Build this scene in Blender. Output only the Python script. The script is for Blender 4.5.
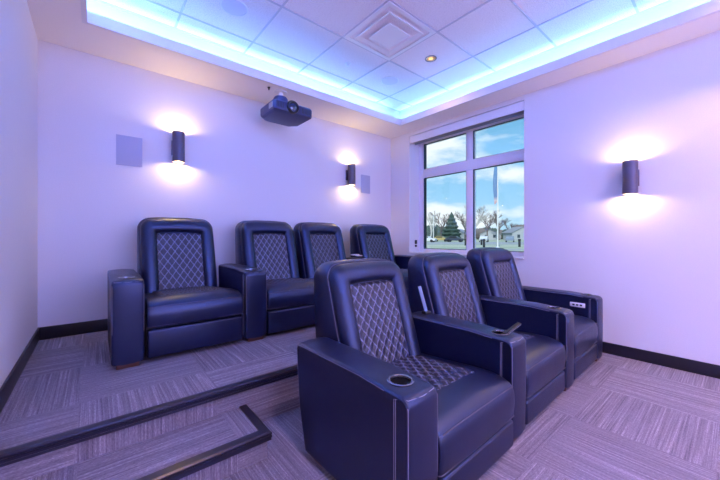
import bpy, bmesh, math, random
from mathutils import Vector, Matrix
random.seed(7)
PI = math.pi
scn = bpy.context.scene
col = scn.collection
for o in list(bpy.data.objects): bpy.data.objects.remove(o)

# ------------------------------------------------------------------ camera
EYE = 0.974
cd = bpy.data.cameras.new('camera'); cam = bpy.data.objects.new('camera', cd); col.objects.link(cam)
cam.location = (0, 0, EYE); cam.rotation_euler = (math.radians(90), 0, math.radians(-39.95))
cd.sensor_width = 36; cd.lens = 317.8/720*36; cd.shift_y = -3.2/720; cd.clip_start = 0.02; cd.clip_end = 600
scn.camera = cam
scn.view_settings.view_transform = 'Standard'; scn.view_settings.look = 'None'
scn.view_settings.gamma = 1; scn.view_settings.use_curve_mapping = False
scn.view_settings.exposure = 0.6
try:
    scn.cycles.use_denoising = True
    scn.cycles.max_bounces = 10; scn.cycles.diffuse_bounces = 6
    scn.cycles.sample_clamp_indirect = 6
    scn.cycles.caustics_reflective = False; scn.cycles.caustics_refractive = False
except Exception: pass

# ------------------------------------------------------------------ sky
world = bpy.data.worlds.new('sky'); scn.world = world; world.use_nodes = True
nt = world.node_tree; N = nt.nodes; L = nt.links; N.clear()
def nd(tree, t, **k):
    n = tree.nodes.new(t)
    for a, b in k.items(): setattr(n, a, b)
    return n
def mth(tree, op, a, b=None, clamp=False):
    n = tree.nodes.new('ShaderNodeMath'); n.operation = op; n.use_clamp = clamp
    for i, v in enumerate((a, b)):
        if v is None: continue
        if isinstance(v, (int, float)): n.inputs[i].default_value = v
        else: tree.links.new(v, n.inputs[i])
    return n.outputs[0]
def ramp(tree, fac, stops):
    r = tree.nodes.new('ShaderNodeValToRGB'); tree.links.new(fac, r.inputs[0])
    el = r.color_ramp.elements
    while len(el) < len(stops): el.new(0.5)
    for e, (p, c) in zip(el, stops): e.position = p; e.color = (*c, 1)
    return r.outputs[0]
def mixc(tree, fac, a, b, mode='MIX'):
    m = tree.nodes.new('ShaderNodeMix'); m.data_type = 'RGBA'; m.blend_type = mode
    for s, v in ((m.inputs[0], fac), (m.inputs[6], a), (m.inputs[7], b)):
        if isinstance(v, (int, float)): s.default_value = v
        elif isinstance(v, tuple): s.default_value = (*v, 1) if len(v) == 3 else v
        else: tree.links.new(v, s)
    return m.outputs[2]
tc = nd(nt, 'ShaderNodeTexCoord'); sp = nd(nt, 'ShaderNodeSeparateXYZ'); L.new(tc.outputs['Generated'], sp.inputs[0])
base = ramp(nt, sp.outputs[2], [(0.0, (0.50, 0.72, 0.88)), (0.12, (0.33, 0.62, 0.88)), (0.35, (0.17, 0.44, 0.72)), (1.0, (0.08, 0.25, 0.55))])
mp = nd(nt, 'ShaderNodeMapping'); mp.inputs['Scale'].default_value = (3.2, 3.2, 8.5); mp.inputs['Location'].default_value = (2.3, 0.4, 0.6)
L.new(tc.outputs['Generated'], mp.inputs[0])
nz = nd(nt, 'ShaderNodeTexNoise'); nz.inputs['Scale'].default_value = 1.5; nz.inputs['Detail'].default_value = 7; nz.inputs['Roughness'].default_value = 0.55
L.new(mp.outputs[0], nz.inputs['Vector'])
def blob(d, s, amp):
    # a bank of cloud around one compass direction
    v = nd(nt, 'ShaderNodeVectorMath', operation='SUBTRACT'); L.new(tc.outputs['Generated'], v.inputs[0]); v.inputs[1].default_value = d
    w = nd(nt, 'ShaderNodeVectorMath', operation='MULTIPLY'); L.new(v.outputs[0], w.inputs[0]); w.inputs[1].default_value = s
    l = nd(nt, 'ShaderNodeVectorMath', operation='LENGTH'); L.new(w.outputs[0], l.inputs[0])
    return mth(nt, 'MULTIPLY', mth(nt, 'SUBTRACT', 1.0, l.outputs['Value'], True), amp)
cover = mth(nt, 'ADD', nz.outputs['Fac'], blob((0.78, 0.58, 0.235), (6.5, 6.5, 15), 0.20))
cover = mth(nt, 'ADD', cover, blob((0.85, 0.52, 0.055), (2.0, 2.0, 19), 0.20))
fac = ramp(nt, cover, [(0.52, (0, 0, 0)), (0.70, (1, 1, 1))])
skyc = mixc(nt, fac, base, (0.93, 0.95, 0.98))
bg = nd(nt, 'ShaderNodeBackground'); L.new(skyc, bg.inputs[0]); bg.inputs[1].default_value = 0.8
wo = nd(nt, 'ShaderNodeOutputWorld'); L.new(bg.outputs[0], wo.inputs[0])

# ------------------------------------------------------------------ lights
sd = bpy.data.lights.new('sun', 'SUN'); sd.energy = 2.4; sd.angle = 0.02; sd.color = (1, 0.95, 0.86)
sun = bpy.data.objects.new('sun', sd); col.objects.link(sun)
sun.rotation_euler = Vector((0.75, 0.35, -0.62)).to_track_quat('-Z', 'Y').to_euler()

XL, XR, YB, YF = -0.31, 3.294, 3.238, -2.6          # room
TL, TR, TB, TF = -0.039, 3.001, 2.772, -2.15        # tray opening
XP, SOF, LIP, TOP = 3.48, 2.394, 2.473, 2.83
def area(name, loc, size, direction, power, color, spread=PI, shape='RECTANGLE'):
    d = bpy.data.lights.new(name, 'AREA'); d.shape = shape; d.size = size[0]; d.size_y = size[1]
    d.energy = power; d.color = color; d.spread = spread
    o = bpy.data.objects.new(name, d); col.objects.link(o); o.location = loc
    z = -Vector(direction).normalized(); x = Vector((0, 1, 0)) if abs(z.x) > abs(z.y) else Vector((1, 0, 0))
    y = z.cross(x); o.rotation_euler = Matrix((x, y, z)).transposed().to_euler()
    return o
CB = (0.17, 0.47, 1.0)
cy, cly = (TB+TF)/2, TB-TF
cx, clx = (TL+TR)/2, TR-TL
# LED tape lying in the cove behind the fascia, all the way round the tray, tipped towards the wall
area('cove_light', (cx, YB-0.10, SOF+0.08), (clx+0.3, 0.03), (0, 1, 1.0), 27, CB, math.radians(112))
area('cove_light', (XP-0.10, cy+0.2, SOF+0.08), (cly+0.5, 0.03), (1, 0, 1.0), 41, CB, math.radians(112))
area('cove_light', (XL+0.10, cy, SOF+0.05), (cly+0.3, 0.03), (-0.4, 0, 1), 120, (0.08, 0.24, 1.0))
area('cove_light', (cx, TF-0.20, SOF+0.05), (clx+0.3, 0.03), (0, -0.2, 1), 120, (0.08, 0.24, 1.0))
# unseen lavender fill, added behind the camera to brighten the room
area('fill_light', (1.5, YF+0.05, 1.35), (2.8, 1.6), (0, 1, 0), 54, (0.54, 0.46, 1.0))

# ------------------------------------------------------------------ materials
def new_mat(name):
    m = bpy.data.materials.new(name); m.use_nodes = True
    t = m.node_tree; b = t.nodes['Principled BSDF']
    return m, t, b
def plain(name, c, rough=0.5, metal=0.0, bump=0.0, bscale=200, spec=0.5):
    m, t, b = new_mat(name)
    b.inputs['Roughness'].default_value = rough; b.inputs['Metallic'].default_value = metal
    b.inputs['Specular IOR Level'].default_value = spec
    tcn = nd(t, 'ShaderNodeTexCoord')
    n = nd(t, 'ShaderNodeTexNoise'); n.inputs['Scale'].default_value = bscale; n.inputs['Detail'].default_value = 3
    t.links.new(tcn.outputs['Object'], n.inputs['Vector'])
    cc = mixc(t, n.outputs['Fac'], tuple(v*0.94 for v in c), tuple(min(1, v*1.06) for v in c))
    t.links.new(cc, b.inputs['Base Color'])
    if bump:
        bp = nd(t, 'ShaderNodeBump'); bp.inputs['Strength'].default_value = bump; bp.inputs['Distance'].default_value = 0.002
        t.links.new(n.outputs['Fac'], bp.inputs['Height']); t.links.new(bp.outputs[0], b.inputs['Normal'])
    return m
M = {}
M['wall'] = plain('wall_paint', (0.74, 0.72, 0.74), 0.75, bump=0.06, bscale=160)
M['soffit'] = plain('soffit_paint', (0.88, 0.83, 0.81), 0.8, bump=0.05, bscale=160)
M['trimwhite'] = plain('trim_white', (0.76, 0.75, 0.78), 0.4)
M['grid'] = plain('grid_white', (0.50, 0.47, 0.54), 0.4)
M['base'] = plain('baseboard_vinyl', (0.012, 0.011, 0.018), 0.35)
M['nosing'] = plain('nosing_rubber', (0.012, 0.011, 0.026), 0.3)
M['winframe'] = plain('window_aluminium', (0.84, 0.82, 0.88), 0.4)
M['black'] = plain('black_plastic', (0.012, 0.012, 0.015), 0.35)
M['matte'] = plain('matte_black', (0.004, 0.004, 0.006), 0.9, spec=0.1)
M['chrome'] = plain('cup_ring_metal', (0.22, 0.22, 0.26), 0.25, metal=0.9)
M['white'] = plain('white_plastic', (0.75, 0.75, 0.78), 0.35)
M['silver'] = plain('silver_plastic', (0.30, 0.34, 0.42), 0.3, metal=0.3)
M['wand'] = plain('wand_plastic', (0.22, 0.30, 0.42), 0.35)
M['wood'] = plain('foot_wood', (0.10, 0.035, 0.022), 0.4, bscale=60)
M['sconce'] = plain('sconce_bronze', (0.10, 0.08, 0.115), 0.4, metal=0.3)
M['grille'] = plain('speaker_grille', (0.44, 0.44, 0.56), 0.7, bump=0.5, bscale=900)
M['thread'] = plain('stitch_thread', (0.25, 0.245, 0.33), 0.6)
M['piping'] = plain('piping_thread', (0.075, 0.072, 0.11), 0.55)

def tile_mat():
    m, t, b = new_mat('ceiling_tile'); b.inputs['Roughness'].default_value = 0.9
    g = nd(t, 'ShaderNodeNewGeometry')
    n = nd(t, 'ShaderNodeTexNoise'); n.inputs['Scale'].default_value = 130; n.inputs['Detail'].default_value = 4
    t.links.new(g.outputs['Position'], n.inputs['Vector'])
    c = ramp(t, n.outputs['Fac'], [(0.30, (0.60, 0.54, 0.58)), (0.5, (0.80, 0.73, 0.77)), (0.8, (0.86, 0.80, 0.83))])
    t.links.new(c, b.inputs['Base Color'])
    bp = nd(t, 'ShaderNodeBump'); bp.inputs['Strength'].default_value = 0.35; bp.inputs['Distance'].default_value = 0.002
    t.links.new(n.outputs['Fac'], bp.inputs['Height']); t.links.new(bp.outputs[0], b.inputs['Normal'])
    return m
M['tile'] = tile_mat()

def leather_mat():
    m, t, b = new_mat('navy_leather')
    tcn = nd(t, 'ShaderNodeTexCoord')
    n = nd(t, 'ShaderNodeTexNoise'); n.inputs['Scale'].default_value = 6; n.inputs['Detail'].default_value = 4
    v = nd(t, 'ShaderNodeTexVoronoi'); v.inputs['Scale'].default_value = 420
    t.links.new(tcn.outputs['Object'], n.inputs['Vector']); t.links.new(tcn.outputs['Object'], v.inputs['Vector'])
    c = mixc(t, n.outputs['Fac'], (0.004, 0.005, 0.018), (0.007, 0.009, 0.028))
    t.links.new(c, b.inputs['Base Color'])
    r = ramp(t, n.outputs['Fac'], [(0.3, (0.33, 0.33, 0.33)), (0.7, (0.38, 0.38, 0.38))])
    t.links.new(r, b.inputs['Roughness']); b.inputs['Specular IOR Level'].default_value = 0.85; b.inputs['Specular Tint'].default_value = (0.50, 0.62, 1.0, 1); b.inputs['Coat Weight'].default_value = 0.12; b.inputs['Coat Roughness'].default_value = 0.26; b.inputs['Coat Tint'].default_value = (0.5, 0.65, 1.0, 1)
    h = mth(t, 'ADD', mth(t, 'MULTIPLY', v.outputs['Distance'], 0.25), n.outputs['Fac'])
    bp = nd(t, 'ShaderNodeBump'); bp.inputs['Strength'].default_value = 0.25; bp.inputs['Distance'].default_value = 0.006
    t.links.new(h, bp.inputs['Height']); t.links.new(bp.outputs[0], b.inputs['Normal'])
    return m
M['leather'] = leather_mat()

def quilt_mat():
    # diamond quilting: pale double thread along the diamond seams (UV holds diamond counts)
    m, t, b = new_mat('quilted_leather')
    uv = nd(t, 'ShaderNodeUVMap'); s = nd(t, 'ShaderNodeSeparateXYZ'); t.links.new(uv.outputs[0], s.inputs[0])
    def line(expr):
        f = mth(t, 'FRACT', mth(t, 'ADD', expr, 100.0))
        d = mth(t, 'ABSOLUTE', mth(t, 'SUBTRACT', f, 0.5))
        e = mth(t, 'ABSOLUTE', mth(t, 'SUBTRACT', d, 0.455))      # a thread either side of the seam
        return mth(t, 'LESS_THAN', e, 0.030)
    l1 = line(mth(t, 'ADD', s.outputs[0], s.outputs[1])); l2 = line(mth(t, 'SUBTRACT', s.outputs[0], s.outputs[1]))
    f = mth(t, 'MAXIMUM', l1, l2)
    c = mixc(t, f, (0.007, 0.008, 0.026), (0.14, 0.15, 0.24))
    t.links.new(c, b.inputs['Base Color']); b.inputs['Roughness'].default_value = 0.42; b.inputs['Specular IOR Level'].default_value = 0.6
    return m
M['quilt'] = quilt_mat()

def carpet_mat(name, cell, ox, oy, axes=(0, 1), flip=0):
    # carpet tiles laid quarter-turn: fine pale streaks run along one axis, then the other
    m, t, b = new_mat(name); b.inputs['Roughness'].default_value = 0.95; b.inputs['Specular IOR Level'].default_value = 0.15
    g = nd(t, 'ShaderNodeNewGeometry'); s = nd(t, 'ShaderNodeSeparateXYZ'); t.links.new(g.outputs['Position'], s.inputs[0])
    X, Y = s.outputs[axes[0]], s.outputs[axes[1]]
    ix = mth(t, 'FLOOR', mth(t, 'DIVIDE', mth(t, 'SUBTRACT', X, ox), cell)); iy = mth(t, 'FLOOR', mth(t, 'DIVIDE', mth(t, 'SUBTRACT', Y, oy), cell))
    par = mth(t, 'FLOORED_MODULO', mth(t, 'ADD', mth(t, 'ADD', ix, iy), flip), 2.0)
    cellid = mth(t, 'ADD', mth(t, 'MULTIPLY', ix, 7.31), mth(t, 'MULTIPLY', iy, 3.77))
    def streak(A, B, fa, fb):
        cmb = nd(t, 'ShaderNodeCombineXYZ'); t.links.new(mth(t, 'MULTIPLY', A, fa), cmb.inputs[0]); t.links.new(mth(t, 'MULTIPLY', B, fb), cmb.inputs[1]); t.links.new(cellid, cmb.inputs[2])
        n = nd(t, 'ShaderNodeTexNoise'); n.inputs['Scale'].default_value = 1; n.inputs['Detail'].default_value = 2; n.inputs['Roughness'].default_value = 0.7
        t.links.new(cmb.outputs[0], n.inputs['Vector']); return n.outputs['Fac']
    sv = mixc(t, par, streak(X, Y, 130, 1.8), streak(Y, X, 130, 1.8))
    fine = mixc(t, par, streak(X, Y, 330, 90), streak(Y, X, 330, 90))
    wn = nd(t, 'ShaderNodeTexWhiteNoise'); wn.noise_dimensions = '1D'; t.links.new(cellid, wn.inputs['W'])
    v = mth(t, 'ADD', mth(t, 'MULTIPLY', sv, 0.58), mth(t, 'MULTIPLY', fine, 0.42))
    v = mth(t, 'ADD', v, mth(t, 'MULTIPLY', mth(t, 'SUBTRACT', wn.outputs['Value'], 0.5), 0.05))
    c = ramp(t, v, [(0.34, (0.12, 0.10, 0.13)), (0.47, (0.20, 0.175, 0.205)), (0.58, (0.28, 0.25, 0.28)), (0.68, (0.46, 0.42, 0.45))])
    t.links.new(c, b.inputs['Base Color'])
    bp = nd(t, 'ShaderNodeBump'); bp.inputs['Strength'].default_value = 0.5; bp.inputs['Distance'].default_value = 0.004
    t.links.new(v, bp.inputs['Height']); t.links.new(bp.outputs[0], b.inputs['Normal'])
    return m
M['carpet_plat'] = carpet_mat('carpet_platform', 0.52, -0.05, 1.89, flip=1)
M['carpet_floor'] = carpet_mat('carpet_floor', 0.52, -0.10, 0.06, flip=1)
M['carpet_step'] = carpet_mat('carpet_step', 0.52, 0.473, 1.12, flip=0)
M['carpet_riser'] = carpet_mat('carpet_riser', 0.515, 0.457, -0.1, axes=(0, 2), flip=1)

def emit_mat(name, c, s):
    m, t, b = new_mat(name); b.inputs['Base Color'].default_value = (*c, 1)
    b.inputs['Emission Color'].default_value = (*c, 1); b.inputs['Emission Strength'].default_value = s
    return m
M['bulb'] = emit_mat('sconce_lens', (1.0, 0.80, 0.50), 9)
M['ledtape'] = emit_mat('led_tape', CB, 3)
M['downlight'] = emit_mat('downlight_lamp', (1.0, 0.50, 0.08), 0.9)
M['amber'] = plain('amber_reflector', (0.62, 0.26, 0.02), 0.3, metal=0.4)
M['concrete'] = plain('outer_wall_stone', (0.4, 0.38, 0.36), 0.8, bump=0.2, bscale=20)

def glass_mat():
    m = bpy.data.materials.new('window_glass'); m.use_nodes = True; t = m.node_tree; t.nodes.clear()
    tr = nd(t, 'ShaderNodeBsdfTransparent'); tr.inputs[0].default_value = (0.93, 0.97, 0.98, 1)
    gl = nd(t, 'ShaderNodeBsdfGlossy'); gl.inputs['Roughness'].default_value = 0.02
    lw = nd(t, 'ShaderNodeLayerWeight'); lw.inputs[0].default_value = 0.5
    fz = mth(t, 'ADD', mth(t, 'MULTIPLY', mth(t, 'POWER', lw.outputs['Facing'], 5.0), 0.6), 0.03)
    mx = nd(t, 'ShaderNodeMixShader'); t.links.new(fz, mx.inputs[0]); t.links.new(tr.outputs[0], mx.inputs[1]); t.links.new(gl.outputs[0], mx.inputs[2])
    o = nd(t, 'ShaderNodeOutputMaterial'); t.links.new(mx.outputs[0], o.inputs[0]); return m
M['glass'] = glass_mat()

# ------------------------------------------------------------------ mesh helpers
def tag(o, label=None, cat=None, group=None, kind=None):
    if label: o['label'] = label
    if cat: o['category'] = cat
    if group: o['group'] = group
    if kind: o['kind'] = kind
    return o
def empty(name, loc=(0, 0, 0), rz=0.0):
    o = bpy.data.objects.new(name, None); o.empty_display_size = 0.1; col.objects.link(o)
    o.location = loc; o.rotation_euler = (0, 0, rz); return o
def link(name, bm, mat, parent=None, smooth=True, angle=40):
    bmesh.ops.remove_doubles(bm, verts=bm.verts, dist=1e-6)
    bmesh.ops.recalc_face_normals(bm, faces=bm.faces)
    me = bpy.data.meshes.new(name); bm.to_mesh(me); bm.free()
    if smooth:
        for p in me.polygons: p.use_smooth = True
        try: me.set_sharp_from_angle(angle=math.radians(angle))
        except Exception: pass
    for m in (mat if isinstance(mat, (list, tuple)) else [mat]): me.materials.append(m)
    o = bpy.data.objects.new(name, me); col.objects.link(o)
    if parent: o.parent = parent
    return o
def box(bm, x0, x1, y0, y1, z0, z1, bev=0.0, seg=3, mi=0):
    t = bmesh.new(); bmesh.ops.create_cube(t, size=1)
    for v in t.verts:
        v.co = Vector(((x0+x1)/2+v.co.x*(x1-x0), (y0+y1)/2+v.co.y*(y1-y0), (z0+z1)/2+v.co.z*(z1-z0)))
    if bev: bmesh.ops.bevel(t, geom=list(t.edges), offset=bev, segments=seg, affect='EDGES', profile=0.5)
    for f in t.faces: f.material_index = mi
    merge(bm, t)
def merge(bm, t, mat=None):
    if mat is not None: bmesh.ops.transform(t, matrix=mat, verts=t.verts)
    me = bpy.data.meshes.new('tmp'); t.to_mesh(me); t.free(); bm.from_mesh(me); bpy.data.meshes.remove(me)
def loft(bm, rings, cap0=True, cap1=True, closed=True, mi=0):
    R = [[bm.verts.new(p) for p in r] for r in rings]
    n = len(R[0])
    for a, b in zip(R, R[1:]):
        for i in range(n if closed else n-1):
            f = bm.faces.new((a[i], a[(i+1) % n], b[(i+1) % n], b[i])); f.material_index = mi
    if cap0: bm.faces.new(R[0]).material_index = mi
    if cap1: bm.faces.new(R[-1][::-1]).material_index = mi
def lathe(bm, prof, c=(0, 0, 0), n=32, axis='Z', mi=0):
    rings = []
    for r, h in prof:
        ring = []
        for i in range(n):
            a = 2*PI*i/n; p = (r*math.cos(a), r*math.sin(a), h)
            if axis == 'Y': p = (p[0], p[2], p[1])
            if axis == 'X': p = (p[2], p[0], p[1])
            ring.append((p[0]+c[0], p[1]+c[1], p[2]+c[2]))
        rings.append(ring)
    loft(bm, rings, mi=mi)
def tube(bm, pts, r=0.002, n=5, closed=False, mi=0):
    pts = [Vector(p) for p in pts]; rings = []; m = len(pts)
    for i, p in enumerate(pts):
        a = pts[(i-1) % m] if closed or i > 0 else p; b = pts[(i+1) % m] if closed or i < m-1 else p
        d = (b-a).normalized(); u = d.cross(Vector((0.13, 0.21, 0.97))).normalized()
        if u.length < 0.1: u = d.cross(Vector((1, 0, 0))).normalized()
        w = d.cross(u); rings.append([p+u*r*math.cos(2*PI*k/n)+w*r*math.sin(2*PI*k/n) for k in range(n)])
    if closed: rings.append(rings[0]); loft(bm, rings, False, False, mi=mi)
    else: loft(bm, rings, mi=mi)
def children(o): return [c for c in bpy.data.objects if c.parent == o]
def dup(o, parent=None, skip=()):
    c = o.copy(); col.objects.link(c); c.parent = parent
    for ch in children(o):
        if ch.name.split('.')[0] in skip: continue
        dup(ch, c, skip)
    return c
def struct(name, bm, mat, smooth=False, parent=None):
    o = link(name, bm, mat, parent, smooth); 
    if parent is None: o['kind'] = 'structure'
    return o

# ------------------------------------------------------------------ room shell
PLZ, STZ = 0.23, 0.115
bm = bmesh.new(); box(bm, XL-0.3, XR+0.3, YF-0.2, YB+0.2, -0.2, 0); o = struct('floor', bm, M['carpet_floor']); tag(o, 'purple grey carpet tiled floor with fine quarter turned streaks')
bm = bmesh.new(); box(bm, XL-0.3, XL, YF-0.2, YB+0.2, 0, TOP+0.1); tag(struct('wall_left', bm, M['wall']), 'plain lavender lit wall at the left edge')
bm = bmesh.new(); box(bm, XL, XP+0.3, YB, YB+0.2, 0, TOP+0.1); tag(struct('wall_back', bm, M['wall']), 'white back wall behind the raised row with two sconces')
bm = bmesh.new(); box(bm, XL, XR+0.3, YF-0.2, YF, 0, TOP+0.1); tag(struct('wall_front', bm, M['wall']), 'front wall of the room behind the viewer')
# right wall with the window opening and the pocket above the soffit
WY0, WY1, WZ0, WZ1 = 1.381, 2.884, 0.75, 2.343
WX = 3.66
bm = bmesh.new()
box(bm, XR, WX, YF, WY0, 0, SOF); box(bm, XR, WX, WY1, YB, 0, SOF)
box(bm, XR, WX, WY0, WY1, 0, WZ0); box(bm, XR, WX, WY0, WY1, WZ1, SOF)
box(bm, XP, WX, YF, YB, SOF, TOP+0.1)
tag(struct('wall_right', bm, M['wall']), 'white right wall holding the window and one sconce')
# soffit with the tray opening
bm = bmesh.new()
box(bm, XL, XP, TB+0.015, YB, SOF, SOF+0.03); box(bm, XL, XP, YF, TF-0.015, SOF, SOF+0.03)
box(bm, XL, TL-0.015, TF-0.015, TB+0.015, SOF, SOF+0.03); box(bm, TR+0.015, XP, TF-0.015, TB+0.015, SOF, SOF+0.03)
tag(struct('ceiling_soffit', bm, M['soffit']), 'flat painted soffit running round the ceiling tray')
def ring_frame(bm, prof):
    # prof: (outset from the tray opening, z); mitred round the tray
    rings = [[(TL-d, TF-d, z), (TR+d, TF-d, z), (TR+d, TB+d, z), (TL-d, TB+d, z)] for d, z in prof]
    rings.append(rings[0]); loft(bm, rings, False, False)
bm = bmesh.new()
ring_frame(bm, [(0, SOF+0.012), (-0.006, SOF+0.010), (-0.006, SOF-0.003), (0.022, SOF-0.003), (0.022, SOF), (0.016, SOF+0.001), (0.016, LIP-0.004), (0.020, LIP), (0.0, LIP)])
tag(struct('trim_1', bm, M['trimwhite']), 'painted fascia lip round the lit ceiling tray')
bm = bmesh.new()
box(bm, XL, XP, YF, YB, TOP, TOP+0.1)
tag(struct('ceiling', bm, M['tile']), 'suspended ceiling of square speckled tiles above the blue lit cove')
# suspended grid
TX, TY, S = 2.991, 2.367, 0.6096
bm = bmesh.new()
k = -1
xs = [TX+S*k for k in range(-6, 1)]; xs = [x for x in xs if XL+0.02 < x < XP-0.02]
ys = [TY+S*k for k in range(-8, 2)]; ys = [y for y in ys if YF+0.02 < y < YB-0.02]
for x in xs: box(bm, x-0.008, x+0.008, YF, YB, TOP-0.005, TOP+0.001)
for y in ys: box(bm, XL, XP, y-0.008, y+0.008, TOP-0.005, TOP+0.001)
w = 0.022
box(bm, XL, XP, YB-w, YB, TOP-0.006, TOP+0.001); box(bm, XP-w, XP, YF, YB, TOP-0.006, TOP+0.001)
box(bm, XL, XL+w, YF, YB, TOP-0.006, TOP+0.001)
tag(struct('trim_2', bm, M['grid']), 'thin white metal grid holding the ceiling tiles')
# baseboards
BH, BT = 0.092, 0.010
def bboard(name, *b, lab=''):
    bm = bmesh.new()
    for q in b: box(bm, *q, bev=0.003, seg=2)
    tag(struct(name, bm, M['base'], smooth=True), lab)
PY = 1.615                                     # riser of the platform
bboard('baseboard_back', (XL, XR, YB-BT, YB, PLZ, PLZ+BH), lab='dark vinyl baseboard along the back wall')
bboard('baseboard_left', (XL, XL+BT, PY+0.02, YB-BT, PLZ, PLZ+BH), (XL, XL+BT, YF, PY-0.32, 0, BH), lab='dark vinyl baseboard along the left wall')
bboard('baseboard_right', (XR-BT, XR, YF, PY-0.03, 0, BH), (XR-BT, XR, PY+0.02, YB-BT, PLZ, PLZ+BH), lab='dark vinyl baseboard along the right wall')

# platform and step
def multi(name, parts, lab):
    bm = bmesh.new()
    for b, mi in parts: box(bm, *b, mi=mi)
    return bm
bm = bmesh.new(); box(bm, XL, XR, PY, YB, 0.0005, PLZ)
for f in bm.faces:
    if abs(f.normal.y) > 0.9: f.material_index = 1
o = link('platform', bm, [M['carpet_plat'], M['carpet_riser']], smooth=False); tag(o, 'raised carpeted platform carrying the back row of recliners', kind='structure')
def nosing(bm, path, z, top, drop, t, tt=0.006):
    # path of (x, y) at the riser; outward normals on the right-hand side
    pr = [(-top, tt), (t*0.6, tt), (t, tt-0.006), (t, -0.008), (t-0.003, -0.010), (t, -0.012), (t, -0.022), (t-0.003, -0.024), (t*0.9, -drop), (0, -drop), (0, 0), (-top, 0)]
    n = len(path); rings = []
    for i, p in enumerate(path):
        p = Vector(p); ns = []
        for a, b in ((i-1, i), (i, i+1)):
            if a < 0 or b >= n: continue
            d = (Vector(path[b])-Vector(path[a])).normalized(); ns.append(Vector((d.y, -d.x)))
        m = sum(ns, Vector((0, 0))).normalized(); m = m/ m.dot(ns[0])
        rings.append([(p.x+m.x*u, p.y+m.y*u, z+v) for u, v in pr])
    loft(bm, rings)
bm = bmesh.new(); nosing(bm, [(XL+0.001, PY), (XR-0.001, PY)], PLZ, 0.024, 0.034, 0.016)
o = link('stair_nosing', bm, M['nosing'], o, smooth=True, angle=30)
SX, SY = 0.585, 1.335
bm = bmesh.new(); box(bm, XL, SX, SY, PY-0.0005, 0.0005, STZ)
for f in bm.faces:
    if abs(f.normal.y) > 0.9 or abs(f.normal.x) > 0.9: f.material_index = 1
o = link('carpet_step', bm, [M['carpet_step'], M['carpet_riser']], smooth=False); tag(o, 'low carpeted step in front of the platform with black nosing', kind='structure')
bm = bmesh.new(); nosing(bm, [(XL+0.001, SY), (SX, SY), (SX, PY-0.001)], STZ, 0.026, 0.032, 0.016)
link('stair_nosing', bm, M['nosing'], o, smooth=True, angle=30)

# ------------------------------------------------------------------ window
FX0, FX1 = 3.50, 3.57
bm = bmesh.new()
def fr(y0, y1, z0, z1, x0=FX0, x1=FX1): box(bm, x0, x1, y0, y1, z0, z1, bev=0.003, seg=2)
ZT0, ZT1 = 1.785, 1.905
fr(WY1-0.075, WY1, WZ0, WZ1); fr(WY0, WY0+0.06, WZ0, WZ1)
fr(WY0+0.06, WY1-0.075, WZ0, WZ0+0.06); fr(WY0+0.06, WY1-0.075, WZ1-0.09, WZ1)
MY0, MY1 = 2.063, 2.15
fr(MY0, MY1, WZ0+0.06, ZT0); fr(MY0, MY1, ZT1, WZ1-0.09)
fr(WY0+0.06, WY1-0.075, ZT0, ZT1, FX0-0.01)
W = struct('window_1', bm, M['winframe'], smooth=True); tag(W, 'four pane aluminium window in the right wall looking out on a lawn')
bm = bmesh.new()
for y0, y1 in ((WY0+0.06, MY0), (MY1, WY1-0.075)):
    for z0, z1 in ((WZ0+0.06, ZT0), (ZT1, WZ1-0.09)):
        g = 0.007          # glazing bead
        for b in ((y0, y0+g, z0, z1), (y1-g, y1, z0, z1), (y0+g, y1-g, z0, z0+g), (y0+g, y1-g, z1-g, z1)):
            box(bm, FX0+0.008, FX0+0.030, *b)
link('glazing_bead', bm, plain('dark_gasket', (0.02, 0.05, 0.09), 0.5), W, smooth=False)
bm = bmesh.new()
for y0, y1 in ((WY0+0.06, MY0), (MY1, WY1-0.075)):
    for z0, z1 in ((WZ0+0.06, ZT0), (ZT1, WZ1-0.09)):
        box(bm, FX0+0.036, FX0+0.040, y0, y1, z0, z1)
link('window_pane', bm, M['glass'], W, smooth=False)
bm = bmesh.new(); box(bm, XR-0.018, FX0, WY0-0.0, WY1, WZ0, WZ0+0.018, bev=0.004)
link('window_sill', bm, M['trimwhite'], W)
# roller blind cassette at the head of the opening
B = empty('roller_blind', (XR+0.03, (WY0+WY1)/2, 2.245)); tag(B, 'closed white roller blind cassette along the head of the window', 'blind')
hw = (WY1-WY0)/2-0.003
bm = bmesh.new(); box(bm, -0.024, -0.008, -hw, hw, 0.0, 0.092, bev=0.003); box(bm, -0.008, 0.075, -hw, hw, 0.080, 0.092); link('cassette', bm, M['trimwhite'], B)
bm = bmesh.new(); tube(bm, [(0.035, -hw+0.02, 0.035), (0.035, hw-0.02, 0.035)], 0.028, 16); link('roller', bm, plain('blind_cloth', (0.35, 0.33, 0.36), 0.8), B)
bm = bmesh.new(); box(bm, 0.055, 0.063, -hw+0.02, hw-0.02, -0.012, 0.03, bev=0.002); link('hem_bar', bm, M['silver'], B)
C = empty('blind_control', (3.42, WY1, 0.835)); tag(C, 'small black chain holder on the left window jamb just above the chairs', 'chain holder')
bm = bmesh.new(); box(bm, -0.016, 0.016, -0.014, 0, -0.0, 0.028, bev=0.003); link('bracket', bm, M['black'], C)
bm = bmesh.new(); box(bm, -0.018, 0.018, -0.016, 0, 0.040, 0.095, bev=0.004); link('holder', bm, M['black'], C)

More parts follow.
